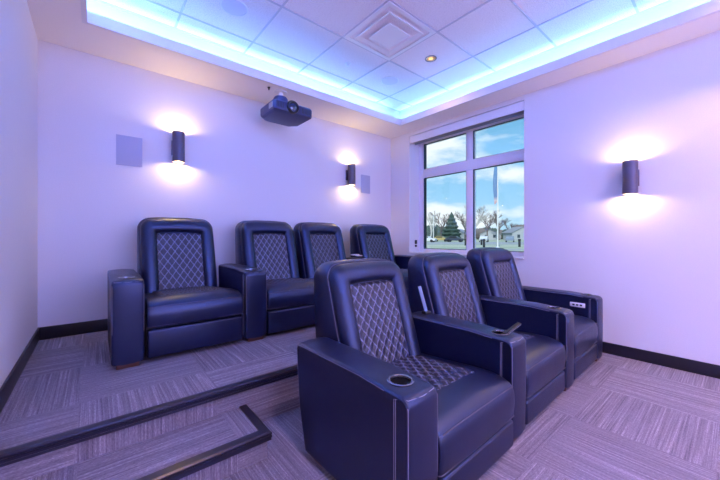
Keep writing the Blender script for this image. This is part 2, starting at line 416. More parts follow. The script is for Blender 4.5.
# ------------------------------------------------------------------ recliners
HW = 0.2955; AW = 0.155
def apply_bool(o, cutter):
    m = o.modifiers.new('cut', 'BOOLEAN'); m.operation = 'DIFFERENCE'; m.object = cutter; m.solver = 'EXACT'
    bpy.context.view_layer.update()
    dg = bpy.context.evaluated_depsgraph_get(); me = bpy.data.meshes.new_from_object(o.evaluated_get(dg))
    o.modifiers.clear(); o.data = me; bpy.data.objects.remove(cutter)
    for p in me.polygons: p.use_smooth = True
    try: me.set_sharp_from_angle(angle=math.radians(35))
    except Exception: pass
def arc(cx, cz, r, a0, a1, n):
    return [(cx+r*math.cos(a0+(a1-a0)*i/n), cz+r*math.sin(a0+(a1-a0)*i/n)) for i in range(n+1)]
CUPY = 0.098
def arm_profile(ins):
    # side outline (y, z), inset by ins
    i = ins; p = []
    p += [(0.004+i, 0.030+i)]
    p += [(0.0+i, 0.20), (0.0+i, 0.40)]
    p += arc(0.035+i*0.4, 0.461-i*0.5, 0.034-i*0.5, PI, PI/2, 6)
    for y in (0.10, 0.16, 0.22, 0.30, 0.40, 0.54):
        p.append((y, 0.498-i+0.009*min(1, max(0, (y-0.10)/0.12))))
    p += arc(0.623-i*0.5, 0.480-i*0.5, 0.027-i*0.4, PI/2, 0, 5)
    p += [(0.646-i, 0.40), (0.628-i, 0.22), (0.580-i, 0.030+i)]
    return p
def make_arm(side, parent, az=1.0):
    # side -1: left arm (its inner face at -HW); +1 right
    xc = side*(HW+AW/2)
    bm = bmesh.new(); h = AW/2-0.001
    prof = [(h-0.000, 0.014), (h, 0.008), (h-0.004, 0.003), (h-0.012, 0.0005), (h-0.03, -0.001), (0.025, -0.0035)]
    lay = [(-x, i) for x, i in prof] + [(x, i) for x, i in prof[::-1]]
    # flat sides, padded edges
    lay = [(-h+0.002, 0.020)] + lay + [(h-0.002, 0.020)]
    rings = [[(xc+x, y, z) for y, z in arm_profile(i)] for x, i in lay]
    loft(bm, rings)
    arm = link('armrest', bm, M['leather'], parent)
    cb = bmesh.new(); lathe(cb, [(0.037, 0.40), (0.037, 0.56)], (xc, CUPY, 0), 40); cut = link('cutter', cb, M['black'])
    cut.parent = None
    apply_bool(arm, cut); arm.data.materials.clear(); arm.data.materials.append(M['leather'])
    bm = bmesh.new()
    z = 0.4975
    lathe(bm, [(0.040, z-0.004), (0.045, z+0.0045), (0.041, z+0.007), (0.0355, z+0.006), (0.034, z), (0.0335, z-0.090), (0.001, z-0.091), (0.001, z-0.094), (0.036, z-0.094), (0.036, z-0.004)], (xc, CUPY, 0), 40)
    for f in bm.faces:
        c = f.calc_center_median(); r = math.hypot(c.x-xc, c.y-CUPY)
        f.material_index = 1 if (r < 0.0345 or c.z < z-0.02) else 0
    cup = link('cup_holder', bm, [M['chrome'], M['matte']], arm)
    # piping and double stitching on both sides
    bm = bmesh.new()
    for s in (-1, 1):
        x = xc+s*(h+0.0003)
        P = [(y, z) for y, z in arm_profile(0.010)]
        seam = [(x-s*0.0015, y, z) for y, z in P[10:]]
        tube(bm, seam, 0.0017)
        for yy in (0.052, 0.059):
            tube(bm, [(x, yy, 0.045), (x, yy, 0.25), (x, yy, 0.478)], 0.0011, 4)
        fr_ = [(x-s*0.003, y, z) for y, z in arm_profile(0.004)[1:5]]
        tube(bm, fr_, 0.0012, 4)
        tube(bm, [(x-s*0.0, 0.055, 0.478), (x-s*0.003, 0.03, 0.488), (x-s*0.012, 0.012, 0.486), (xc, 0.0045, 0.484)], 0.0012, 4)
    link('stitching', bm, M['thread'], arm)
    for yy in (0.035, 0.50):
        bm = bmesh.new(); box(bm, xc-0.055, xc+0.055, yy-0.02, yy+0.04, 0.001, 0.032, bev=0.004)
        link('foot', bm, M['wood'], parent)
    arm.scale.z = az
    return arm

def quilt(name, w, h, place, nu, nv, amp, parent, du, dv):
    # surface of du diamonds across, dv along; place(u, v, bulge) -> point
    bm = bmesh.new(); uvl = bm.loops.layers.uv.new('UVMap')
    V = []
    def tri(t): f = t-math.floor(t); return abs(f-0.5)*2      # 1 on the seam
    for j in range(nv+1):
        row = []
        for i in range(nu+1):
            u, v = i/nu, j/nv; a, b = u*du, v*dv
            s1, s2 = tri(a+b+0.0), tri(a-b+100)
            pil = (1-s1**2.6)*(1-s2**2.6)
            e = min(1, min(u, 1-u)*w/0.014)*min(1, min(v, 1-v)*h/0.014)
            row.append((bm.verts.new(place(u, v, amp*pil*e - 0.010*(1-e))), a, b))
        V.append(row)
    for j in range(nv):
        for i in range(nu):
            q = [V[j][i], V[j][i+1], V[j+1][i+1], V[j+1][i]]
            f = bm.faces.new([p[0] for p in q])
            for lp, p in zip(f.loops, q): lp[uvl].uv = (p[1]+0.5, p[2])
    me = bpy.data.meshes.new(name); bmesh.ops.recalc_face_normals(bm, faces=bm.faces); bm.to_mesh(me); bm.free()
    for p in me.polygons: p.use_smooth = True
    me.materials.append(M['quilt']); o = bpy.data.objects.new(name, me); col.objects.link(o); o.parent = parent
    return o
ZB, ZTOP = 0.27, 0.862
def yf(z): return 0.485+(z-0.34)*0.30
def yr(z): return 0.785+max(0, z-0.34)*0.06
def back_ring(ins, layer, half=0.264, r=0.085):
    a = half-ins; top = ZTOP-ins; rr = max(0.012, r-ins*0.75); pts = []
    n = 8
    raw = [(-a*1.0, ZB), (-a, 0.42), (-a, 0.58), (-a, 0.70)]
    raw += [(x, z) for x, z in arc(-a+rr, top-rr, rr, PI, PI/2, n)]
    raw += [(-a*0.3, top+0.006), (a*0.3, top+0.006)]
    raw += [(x, z) for x, z in arc(a-rr, top-rr, rr, PI/2, 0, n)]
    raw += [(a, 0.70), (a, 0.58), (a, 0.42), (a, ZB)]
    k = lambda z: 1.0+0.012*math.sin(PI*min(1, max(0, (z-ZB)/(ZTOP-ZB))))   # slight barrel
    for x, z in raw:
        pts.append((x*k(z), layer(z), z))
    return pts
def make_recliner(zg=0.172, zc=0.368):
    dz = zc-0.368
    R = empty('recliner')
    # hidden carcass, dark leather
    bm = bmesh.new(); box(bm, -HW+0.004, HW-0.004, 0.05, 0.70, 0.035, 0.27, bev=0.01)
    link('base_frame', bm, M['black'], R)
    # seat cushion: side profile lofted across, soft front
    def seat_prof(i, drop):
        p = [(0.50, zg+0.003+i), (0.25, zg+i), (0.035, zg+i)]
        p += arc(0.02+i, zg+0.018+i, 0.016, -PI/2, -PI, 3)
        p += [(-0.002+i, zg+0.07)]
        p += [(0.0+i, 0.295+dz), (0.007+i, 0.326+dz-i*0.4), (0.024+i, 0.345+dz-i), (0.055, 0.358+dz-i-drop), (0.10, 0.368+dz-i-drop), (0.20, 0.366+dz-i-drop), (0.35, 0.352+dz-i-drop), (0.52, 0.340+dz-i-drop), (0.52, 0.20)]
        return p
    bm = bmesh.new(); hx = HW-0.012
    sec = [(hx, 0.012, 0.004), (hx-0.001, 0.006, 0.003), (hx-0.006, 0.002, 0.002), (hx-0.016, 0, 0), (hx-0.06, -0.002, -0.003), (0.10, -0.004, -0.006)]
    lay = [(-x, i, d) for x, i, d in sec]+[(x, i, d) for x, i, d in sec[::-1]]
    loft(bm, [[(x, y, z) for y, z in seat_prof(i, d)] for x, i, d in lay])
    st = link('seat_cushion', bm, M['leather'], R)
    bm = bmesh.new()
    tube(bm, [(-hx+0.004, 0.012, 0.327+dz), (-hx+0.014, 0.005, 0.330+dz), (-0.2, 0.0045, 0.334+dz), (0, 0.004, 0.335+dz), (0.2, 0.0045, 0.334+dz), (hx-0.014, 0.005, 0.330+dz), (hx-0.004, 0.012, 0.327+dz)], 0.0022)
    tube(bm, [(-hx, 0.010, zg+0.012), (-hx+0.01, 0.0025, zg+0.012), (hx-0.01, 0.0025, zg+0.012), (hx, 0.010, zg+0.012)], 0.0020)
    link('piping', bm, M['piping'], st)
    zt = lambda y: zc-(y-0.10)*0.055+0.006
    quilt('tufted_seat_panel', 0.42, 0.37, lambda u, v, b: ((u-0.5)*0.42, 0.135+v*0.37, zt(0.135+v*0.37)+0.001+b+0.004*(1-(2*u-1)**2)), 96, 72, 0.006, st, 8, 5)
    # footrest
    bm = bmesh.new(); box(bm, -HW+0.014, HW-0.014, 0.004, 0.07, 0.028, zg-0.008, bev=0.014, seg=4)
    ft = link('footrest', bm, M['leather'], R)
    bm = bmesh.new(); tube(bm, [(-HW+0.022, 0.006, zg-0.018), (HW-0.022, 0.006, zg-0.018)], 0.0016); link('piping', bm, M['piping'], ft)
    # backrest
    bm = bmesh.new()
    L_ = [(0.045, lambda z: yr(z)), (0.012, lambda z: yr(z)-0.008), (0.0, lambda z: yr(z)-0.035), (-0.003, lambda z: (yr(z)+yf(z))/2+0.02),
          (0.0, lambda z: yf(z)+0.060), (0.006, lambda z: yf(z)+0.052), (0.010, lambda z: yf(z)+0.047), (0.008, lambda z: yf(z)+0.040), (0.014, lambda z: yf(z)+0.016), (0.030, lambda z: yf(z)-0.002),
          (0.055, lambda z: yf(z)-0.011), (0.080, lambda z: yf(z)-0.010), (0.098, lambda z: yf(z)+0.000), (0.110, lambda z: yf(z)+0.016), (0.114, lambda z: yf(z)+0.028)]
    loft(bm, [back_ring(i, l) for i, l in L_])
    bk = link('backrest', bm, M['leather'], R, angle=50)
    bm = bmesh.new(); tube(bm, back_ring(0.005, lambda z: yf(z)+0.050), 0.0024); link('piping', bm, M['piping'], bk)
    z0, z1 = zc-0.025, ZTOP-0.112
    def pl(u, v, b):
        z = z0+v*(z1-z0); return ((u-0.5)*0.336, yf(z)+0.014-b*0.96, z+b*0.28)
    quilt('tufted_back_panel', 0.336, z1-z0, pl, 84, 96, 0.005, bk, 6.5, 6)
    for s in (-1, 1):
        bm = bmesh.new(); box(bm, s*0.24-0.03, s*0.24+0.03, 0.63, 0.70, 0.001, 0.036, bev=0.004); link('foot', bm, M['wood'], R)
    return R
def trio(a, b, az=1.0):
    one = make_recliner(a, b); make_arm(-1, one, az)
    none = dup(one, None, skip=('armrest',))
    for c in children(none):
        if c.name.split('.')[0] == 'foot' and min(v.co.x for v in c.data.vertices) < -HW: bpy.data.objects.remove(c)
    both = dup(one, None); make_arm(1, both, az)
    return one, none, both
def put(o, x, y, z, rz, sx, sz, label, group):
    o.location = (x, y, z); o.rotation_euler = (0, 0, rz); o.scale = (sx, 1, sz); tag(o, label, 'recliner', group); return o
def drop_tree(o):
    for c in children(o): drop_tree(c)
    bpy.data.objects.remove(o)
ROWY = lambda x: 0.645+0.018*x
RZ = math.atan(0.018)
gF, gB = 'front row of recliners on the lower floor', 'back row of recliners on the platform'
proto, none, both = trio(0.160, 0.346)
drop_tree(none)
r2 = dup(proto)
FS = 0.972
put(proto, 1.175, ROWY(1.183)-0.022, 0, RZ, 1.005, FS, 'nearest navy leather recliner of the front row, whole outer armrest side showing', gF); proto.scale.y = 1.03
put(r2, 1.943, ROWY(1.94), 0, RZ, 1.02, 0.985, 'middle navy leather recliner of the front row, between two shared armrests', gF)
put(both, 2.692, ROWY(2.68), 0, RZ, 0.98, 1.012, 'farthest front row recliner, beside the right wall with a white socket plate', gF)
BY, BS = 2.21, 1.035
rA, rC, rD = trio(0.196, 0.354, 0.972)
rB = dup(rA)
put(rA, 0.517, BY, PLZ, 0, 0.985, BS, 'leftmost blue leather recliner on the platform, standing alone nearest the left wall', gB)
put(rB, 1.264, BY, PLZ, 0, 1.0, BS, 'second platform recliner from the left, sharing the armrest beside the leftmost one', gB)
put(rC, 1.860, BY, PLZ, 0, 1.0, BS, 'armless platform recliner half hidden behind the nearest front recliner', gB)
put(rD, 2.616, BY, PLZ, 0, 1.0, BS, 'rightmost platform recliner near the window, its seat hidden by the front row', gB)
# socket plate in the inner face of the last armrest
bm = bmesh.new(); box(bm, HW-0.006, HW+0.002, 0.085, 0.190, 0.405, 0.440, bev=0.004)
sp_ = link('socket_plate', bm, M['white'], both); sp_['label'] = 'white plate with charging sockets'
bm = bmesh.new()
for yy in (0.112, 0.138, 0.163): box(bm, HW-0.0075, HW-0.004, yy-0.008, yy+0.008, 0.416, 0.429, bev=0.001)
link('socket', bm, M['black'], sp_)

# small things on the armrests
o = empty('remote_control', (1.552, 0.765, 0.475)); tag(o, 'thin black remote leaning out of the cup holder between nearest and middle front recliners', 'remote')
bm = bmesh.new(); box(bm, -0.013, 0.013, -0.004, 0.004, 0, 0.125, bev=0.003)
b_ = link('body', bm, M['black'], o)
bm = bmesh.new(); box(bm, -0.0135, 0.0135, -0.0045, -0.0035, 0.02, 0.12, bev=0.0003); link('edge_strip', bm, M['silver'], b_)
o.rotation_euler = Vector((0.70, -0.42, 0.50)).to_track_quat('Z', 'Y').to_euler()
o = empty('reading_wand', (1.566, 1.235, 0.5005)); tag(o, 'slim pale upright wand standing on a black clip at the rear of an armrest', 'wand')
bm = bmesh.new(); box(bm, -0.024, 0.024, -0.02, 0.02, 0, 0.018, bev=0.004); link('clip', bm, M['black'], o)
bm = bmesh.new(); box(bm, -0.010, 0.010, -0.004, 0.004, 0, 0.165, bev=0.003)
bmesh.ops.rotate(bm, cent=(0, 0, 0), matrix=Matrix.Rotation(math.radians(-38), 3, 'Z'), verts=bm.verts)
bmesh.ops.transform(bm, matrix=Matrix.Translation((0, 0, 0.010)) @ Matrix.Rotation(math.radians(-15), 4, Vector((0.642, 0.766, 0))), verts=bm.verts); link('wand', bm, M['wand'], o)
bm = bmesh.new(); box(bm, -0.05, 0.05, -0.03, 0.03, 0, 0.014, bev=0.005); o = link('handset', bm, M['white']); o.location = (2.30, 2.84, 0.760); tag(o, 'larger flat white handset lying on a platform armrest, seen over the nearest chair back', 'handset')
bm = bmesh.new(); box(bm, -0.035, 0.035, -0.022, 0.022, 0, 0.010, bev=0.004); o = link('handset', bm, M['white']); o.location = (2.245, 2.70, 0.760); tag(o, 'smaller flat white handset, left of the larger one on the same platform armrest', 'handset')

# ------------------------------------------------------------------ sconces
def sconce(x, y, z0, z1, nrm, label, grp='cylinder wall sconces'):
    # nrm: direction out of the wall
    n = Vector(nrm); R = 0.048; off = 0.070
    S_ = empty('wall_sconce', (x, y, z0)); S_.rotation_euler = (0, 0, math.atan2(-n.x, n.y)+PI if False else math.atan2(n.y, n.x)+PI/2)
    tag(S_, label, 'wall lamp', grp); H = z1-z0
    # local: wall is at +y 0, lamp hangs towards -y
    bm = bmesh.new(); lathe(bm, [(R-0.004, 0.03), (R-0.004, 0.001), (R-0.002, 0), (R, 0.002), (R, H-0.002), (R-0.002, H), (R-0.004, H-0.001), (R-0.004, H-0.03)], (0, -off, 0), 36)
    bd = link('shade', bm, M['sconce'], S_)
    bm = bmesh.new(); box(bm, -0.045, 0.045, -0.014, -0.0005, H/2-0.065, H/2+0.065, bev=0.004); box(bm, -0.014, 0.014, -off+R-0.006, -0.012, H/2-0.03, H/2+0.03)
    link('mounting_plate', bm, M['sconce'], S_)
    for zz in (0.026, H-0.026):
        bm = bmesh.new(); lathe(bm, [(R-0.005, zz-0.004), (R-0.005, zz+0.004)], (0, -off, 0), 36); link('lens', bm, M['bulb'], bd)
    for s in (-1, 1):
        d = bpy.data.lights.new('sconce_light', 'POINT'); d.shadow_soft_size = 0.012; d.energy = SCW; d.color = (1.0, 0.70, 0.27)
        lo = bpy.data.objects.new('sconce_light', d); col.objects.link(lo); lo.parent = S_
        lo.location = (0, -off, H-0.012 if s > 0 else 0.012); lo.rotation_euler = (PI if s > 0 else 0, 0, 0)
    return S_
SCW = 3.3
sconce(0.572, YB, 1.630, 1.895, (0, -1, 0), 'bronze cylinder sconce on the back wall, left one above the leftmost recliner')
sconce(2.516, YB, 1.630, 1.895, (0, -1, 0), 'bronze cylinder sconce on the back wall, right one near the window corner')
sconce(XR, 0.550, 1.308, 1.57, (-1, 0, 0), 'bronze cylinder sconce on the right wall beside the window')
for yy in (-1.3,):  # out-of-view pair, added as extra fill from the front of the room
    sconce(XR, yy, 1.325, 1.59, (-1, 0, 0), 'added unseen bronze cylinder sconce on the right wall toward the front of the room')
    sconce(XL, yy, 1.325, 1.59, (1, 0, 0), 'added unseen bronze cylinder sconce on the left wall toward the front of the room')

# ------------------------------------------------------------------ in-wall speakers
def wall_speaker(x0, x1, z0, z1, label):
    o = empty('wall_speaker', ((x0+x1)/2, YB, z0)); tag(o, label, 'speaker', 'flush speakers in the back wall'); w = (x1-x0)/2; h = z1-z0
    bm = bmesh.new()
    for b in ((-w, -w+0.006, 0, h), (w-0.006, w, 0, h), (-w+0.006, w-0.006, 0, 0.006), (-w+0.006, w-0.006, h-0.006, h)): box(bm, b[0], b[1], -0.008, -0.0005, b[2], b[3])
    link('frame', bm, M['grille'], o, smooth=False)
    bm = bmesh.new(); box(bm, -w+0.006, w-0.006, -0.006, -0.0005, 0.006, h-0.006); link('grille', bm, M['grille'], o, smooth=False)
wall_speaker(0.138, 0.313, 1.561, 1.803, 'pale flush speaker grille left of the left back wall sconce')
wall_speaker(2.727, 2.885, 1.561, 1.803, 'small pale flush speaker grille right of the right back wall sconce')

# ------------------------------------------------------------------ ceiling fittings
D_ = empty('air_diffuser', (TX-1.5*S, TY-0.5*S, TOP)); tag(D_, 'square stepped white air diffuser filling one ceiling tile', 'air vent')
def sq(h, z): return [(-h, -h, z), (h, -h, z), (h, h, z), (-h, h, z)]
bm = bmesh.new(); loft(bm, [sq(0.300, -0.001), sq(0.300, -0.008), sq(0.262, -0.008), sq(0.250, 0.030), sq(0.29, 0.040)], False, False); link('frame', bm, M['trimwhite'], D_, smooth=False)
bm = bmesh.new(); loft(bm, [sq(0.225, -0.012), sq(0.222, -0.016), sq(0.165, 0.012), sq(0.165, 0.016), sq(0.225, -0.012)], False, False); link('cone', bm, M['trimwhite'], D_, smooth=False)
bm = bmesh.new(); loft(bm, [sq(0.250, 0.016), sq(0.252, 0.012), sq(0.205, 0.030), sq(0.250, 0.018)], False, False); link('cone', bm, M['trimwhite'], D_, smooth=False)
bm = bmesh.new(); loft(bm, [sq(0.135, -0.020), sq(0.132, -0.024), sq(0.105, -0.016), sq(0.100, -0.014), sq(0.100, -0.010), sq(0.13, -0.012)]); link('centre_plate', bm, M['trimwhite'], D_, smooth=False)
bm = bmesh.new(); box(bm, -0.18, 0.18, -0.18, 0.18, 0.028, 0.034); link('duct_opening', bm, M['black'], D_, smooth=False)
def downlight(x, y, w, label):
    o = empty('downlight', (x, y, TOP)); tag(o, label, 'downlight', 'recessed downlights')
    bm = bmesh.new(); lathe(bm, [(0.060, 0.001), (0.060, -0.004), (0.057, -0.006), (0.049, -0.005), (0.048, 0.001)], n=32); link('trim_ring', bm, M['sconce'], o)
    bm = bmesh.new(); lathe(bm, [(0.048, -0.002), (0.045, -0.0032), (0.024, -0.0022)], n=32); link('reflector', bm, M['amber'], o)
    bm = bmesh.new(); lathe(bm, [(0.024, -0.0024), (0.016, -0.005), (0.002, -0.0058)], n=24); link('lamp', bm, M['downlight'], o)
    d = bpy.data.lights.new('downlight_light', 'SPOT'); d.energy = w; d.spot_size = math.radians(130); d.spot_blend = 1.0; d.shadow_soft_size = 0.05; d.color = (1.0, 0.56, 0.40)
    l = bpy.data.objects.new('downlight_light', d); col.objects.link(l); l.parent = o; l.location = (0, 0, -0.03)
downlight(2.69, 2.063, 12, 'small round amber downlight in the tile beside the air diffuser')
for x_, y_ in ((0.55, -0.37), (2.69, -0.37), (0.55, -1.59), (2.69, -1.59)):  # out-of-view set, added to put warm light on the walls
    downlight(x_, y_, 70, 'added unseen amber downlight over the front of the room, %s side' % ('left' if x_ < 1 else 'right') + (', nearer the seats' if y_ > -1 else ', nearer the front wall'))
def ceil_speaker(x, y, label):
    o = empty('ceiling_speaker', (x, y, TOP)); tag(o, label, 'speaker', 'round flush speakers in the ceiling')
    bm = bmesh.new(); lathe(bm, [(0.105, 0.0), (0.105, -0.004), (0.102, -0.006), (0.096, -0.005), (0.096, 0)], n=40); link('rim', bm, M['trimwhite'], o)
    bm = bmesh.new(); lathe(bm, [(0.096, -0.001), (0.095, -0.004), (0.06, -0.006), (0.002, -0.007)], n=40); link('grille', bm, plain('ceiling_grille', (0.66, 0.63, 0.72), 0.7, bump=0.4, bscale=900), o)
ceil_speaker(2.70, 2.67, 'round flush speaker in the ceiling tile nearest the window corner')
ceil_speaker(0.87, 2.62, 'round flush speaker in the ceiling toward the left, cut by the picture top')
o = empty('sprinkler_cap', (2.087, 2.69, TOP)); tag(o, 'tiny white sprinkler in the ceiling between the air diffuser and the cove', 'sprinkler')
bm = bmesh.new(); lathe(bm, [(0.034, 0), (0.034, -0.003), (0.028, -0.006), (0.012, -0.006)], n=24); link('escutcheon', bm, M['white'], o)
bm = bmesh.new(); lathe(bm, [(0.010, -0.005), (0.010, -0.022), (0.018, -0.024), (0.018, -0.027), (0.002, -0.028)], n=16); link('head', bm, M['white'], o)

# ------------------------------------------------------------------ projector
P = empty('projector', (1.437, 2.67, 2.118), 0); P.scale = (1.08, 1.08, 1.03); tag(P, 'blue black ceiling projector hanging below the soffit near the back wall', 'projector')
M['proj'] = plain('projector_plastic', (0.025, 0.032, 0.11), 0.38)
bm = bmesh.new()
def pr(x0, x1, y0, y1, z, c): return [(x0+c, y0, z), (x1-c, y0, z), (x1, y0+c, z), (x1, y1-c*3, z), (x1-c*3, y1, z), (x0+c*3, y1, z), (x0, y1-c*3, z), (x0, y0+c, z)]
loft(bm, [pr(-0.165, 0.165, 0.03, 0.31, 0.0, 0.02), pr(-0.183, 0.183, 0.004, 0.335, 0.014, 0.02), pr(-0.187, 0.187, 0.0, 0.34, 0.03, 0.02), pr(-0.187, 0.187, 0.0, 0.34, 0.085, 0.02), pr(-0.178, 0.178, 0.012, 0.33, 0.100, 0.02)])
pb = link('body', bm, M['proj'], P, angle=25)
bm = bmesh.new(); lathe(bm, [(0.058, 0.02), (0.058, -0.006), (0.054, -0.012), (0.044, -0.010), (0.040, 0.004), (0.034, 0.006)], (-0.015, 0, 0.062), 32, 'Y'); ln = link('lens_ring', bm, M['black'], P)
bm = bmesh.new(); lathe(bm, [(0.036, 0.008), (0.032, -0.004), (0.018, -0.010), (0.002, -0.012)], (-0.015, 0, 0.062), 28, 'Y'); link('lens_glass', bm, plain('lens_coating', (0.02, 0.05, 0.14), 0.06, spec=0.9), ln)
bm = bmesh.new()
for k in range(7): box(bm, 0.075+k*0.014, 0.081+k*0.014, -0.002, 0.004, 0.028, 0.076)
link('vent_grille', bm, M['black'], pb, smooth=False)
bm = bmesh.new()
for k in range(5): box(bm, -0.165+k*0.014, -0.159+k*0.014, -0.002, 0.004, 0.03, 0.075)
link('vent_grille', bm, M['black'], pb, smooth=False)
bm = bmesh.new(); lathe(bm, [(0.062, 0.096), (0.062, 0.140), (0.052, 0.156), (0.02, 0.158)], (-0.085, 0.09, 0), 24); link('adjuster_cap', bm, M['proj'], P)
bm = bmesh.new(); box(bm, -0.190, -0.184, 0.025, 0.10, 0.03, 0.078, bev=0.002); lb = link('side_label', bm, M['silver'], P); lb['label'] = 'pale panel on the side'
bm = bmesh.new(); box(bm, -0.08, 0.08, 0.08, 0.25, 0.100, 0.110, bev=0.003); lathe(bm, [(0.022, 0.108), (0.022, 0.255), (0.055, 0.258), (0.055, 0.2678)], (-0.03, 0.20, 0), 24); link('ceiling_mount', bm, M['trimwhite'], P)
o = empty('ceiling_outlet', (1.27, 2.86, SOF)); tag(o, 'tiny black cable plug hanging from the soffit left of the projector', 'plug')
bm = bmesh.new(); lathe(bm, [(0.012, 0), (0.012, -0.012), (0.007, -0.014), (0.006, -0.030)], n=12); link('plug', bm, M['black'], o)
bm = bmesh.new(); box(bm, -0.018, 0.018, -0.018, 0.018, -0.004, -0.0005); link('cover', bm, M['white'], o)

# ------------------------------------------------------------------ outside
GZ = -0.30
def at(u, D):
    # a bearing and a distance from the house (metres) turned into world x, y
    a = math.radians(39.95); X = (u-360)*D/317.8
    return (X*math.cos(a)+D*math.sin(a), -X*math.sin(a)+D*math.cos(a))
def ground_mat():
    m, t, b = new_mat('lawn'); b.inputs['Roughness'].default_value = 0.95
    g = nd(t, 'ShaderNodeNewGeometry'); n = nd(t, 'ShaderNodeTexNoise'); n.inputs['Scale'].default_value = 0.12; n.inputs['Detail'].default_value = 6
    t.links.new(g.outputs['Position'], n.inputs['Vector'])
    c = ramp(t, n.outputs['Fac'], [(0.35, (0.36, 0.42, 0.30)), (0.55, (0.50, 0.53, 0.40)), (0.7, (0.60, 0.58, 0.46))])
    t.links.new(c, b.inputs['Base Color']); return m
bm = bmesh.new(); box(bm, WX, 420, -200, 360, GZ-0.3, GZ); o = link('lawn', bm, ground_mat(), smooth=False); tag(o, 'wide winter lawn beyond the window', kind='structure')
def strip(name, D0, D1, mat, lab, z=0.02, u0=380, u1=620):
    bm = bmesh.new(); pts = [at(u0, D0), at(u1, D0), at(u1, D1), at(u0, D1)]
    loft(bm, [[(x, y, GZ) for x, y in pts], [(x, y, GZ+z) for x, y in pts]]); o = link(name, bm, mat, smooth=False); tag(o, lab, kind='structure')
asph = plain('asphalt', (0.40, 0.41, 0.44), 0.9, bscale=2)
strip('parking_lot', 52, 78, asph, 'pale grey car park beyond the lawn')
strip('road', 30, 33.5, asph, 'narrow pale drive crossing the lawn')
strip('sidewalk', 44, 45.6, plain('pale_concrete', (0.55, 0.54, 0.52), 0.9, bscale=3), 'thin pale pavement along the car park')
bark = plain('bark', (0.16, 0.13, 0.13), 0.9, bscale=5); palebark = plain('pale_bark', (0.55, 0.53, 0.52), 0.8, bscale=5)
needle = plain('conifer_green', (0.045, 0.085, 0.075), 0.9, bscale=2)
def bare_tree(u, D, h, seed, label, mat=None, spread=1.0):
    rnd = random.Random(seed); x, y = at(u, D); T = empty('bare_tree', (x, y, GZ)); tag(T, label, 'tree', 'leafless trees across the car park')
    bt, bb = bmesh.new(), bmesh.new(); pts = [Vector((0, 0, -0.05))]
    for k in range(1, 5): pts.append(Vector((rnd.uniform(-.15, .15), rnd.uniform(-.15, .15), h*0.11*k)))
    R = [h*0.024*(1-0.12*k) for k in range(5)]
    def seg(bm, a, b, r0, r1):
        d = (b-a).normalized(); s = d.cross(Vector((0.3, 0.5, 0.81))).normalized(); w = d.cross(s)
        loft(bm, [[a+s*r0*math.cos(q)+w*r0*math.sin(q) for q in (0, 2.1, 4.2)], [b+s*r1*math.cos(q)+w*r1*math.sin(q) for q in (0, 2.1, 4.2)]])
    for a, b, r0, r1 in zip(pts, pts[1:], R, R[1:]): seg(bt, a, b, r0, r1)
    def grow(p, d, l, r, n):
        if n == 0: return
        q = p+d*l; seg(bb, p, q, r, r*0.65)
        for k in range(3 if n > 2 else 3):
            nd_ = (d+Vector((rnd.uniform(-1, 1)*spread, rnd.uniform(-1, 1)*spread, rnd.uniform(-.25, .7)))*0.62).normalized()
            grow(p+d*l*rnd.uniform(0.55, 1), nd_, l*rnd.uniform(0.62, 0.82), r*0.62, n-1)
    for k in range(5):
        an = k*1.257+rnd.uniform(-.3, .3); grow(pts[2+k % 3], Vector((math.cos(an)*0.6*spread, math.sin(an)*0.6*spread, 0.9)).normalized(), h*0.22, h*0.014, 5)
    link('trunk', bt, mat or bark, T); link('branches', bb, mat or bark, T, smooth=False)
bare_tree(431, 105, 11.0, 1, 'pale barked bare tree at the left edge of the window view', palebark, 0.7)
bare_tree(441, 118, 12.5, 2, 'bare dark tree just left of the dark conifer')
bare_tree(465, 125, 12.5, 3, 'bare tree just right of the dark conifer, behind the window mullion')
bare_tree(487, 112, 13.0, 4, 'big bare tree left of the flagpole', None, 1.2)
bare_tree(499, 124, 12.0, 5, 'bare tree directly behind the flagpole')
bare_tree(509, 135, 9.5, 6, 'low bare tree right of the flagpole')
bare_tree(474, 100, 12.0, 9, 'bare tree just right of the window mullion', palebark)
def conifer(u, D, h, w, seed, label):
    rnd = random.Random(seed); x, y = at(u, D); T = empty('conifer', (x, y, GZ)); tag(T, label, 'tree')
    bm = bmesh.new(); n = 26; rings = []
    for k in range(15):
        f = k/14; z = h*(0.10+0.90*f); base_r = w*(1-f)**0.8*(1.0 if k % 2 == 0 else 0.72)+0.05
        rings.append([(math.cos(2*PI*i/n)*base_r*rnd.uniform(.8, 1.15), math.sin(2*PI*i/n)*base_r*rnd.uniform(.8, 1.15), z+rnd.uniform(-.15, .15)) for i in range(n)])
    loft(bm, rings); link('foliage', bm, needle, T, smooth=False)
    bm = bmesh.new(); lathe(bm, [(0.25, -0.1), (0.2, h*0.14)], n=8); link('trunk', bm, bark, T)
conifer(451.5, 110, 9.8, 3.6, 11, 'tall dark conifer seen through the left lower pane')
def bush(u, D, h, w, seed, label, mat):
    rnd = random.Random(seed); x, y = at(u, D); bm = bmesh.new()
    for k in range(9):
        t = bmesh.new(); bmesh.ops.create_icosphere(t, subdivisions=2, radius=1)
        for v in t.verts: v.co *= rnd.uniform(0.82, 1.15)
        s = rnd.uniform(0.35, 0.6)
        merge(bm, t, Matrix.Translation((rnd.uniform(-.6, .6)*w, rnd.uniform(-.5, .5)*w, h*rnd.uniform(.38, .58))) @ Matrix.Diagonal((w*s, w*s, h*s*0.95, 1)))
    o = link('evergreen_shrub', bm, mat, smooth=False); o.location = (x, y, GZ); tag(o, label, 'shrub', 'evergreen shrubs below the trees')
g2 = plain('hedge_green', (0.085, 0.12, 0.11), 0.95, bscale=1); g3 = plain('brush_brown', (0.20, 0.17, 0.17), 0.95, bscale=1)
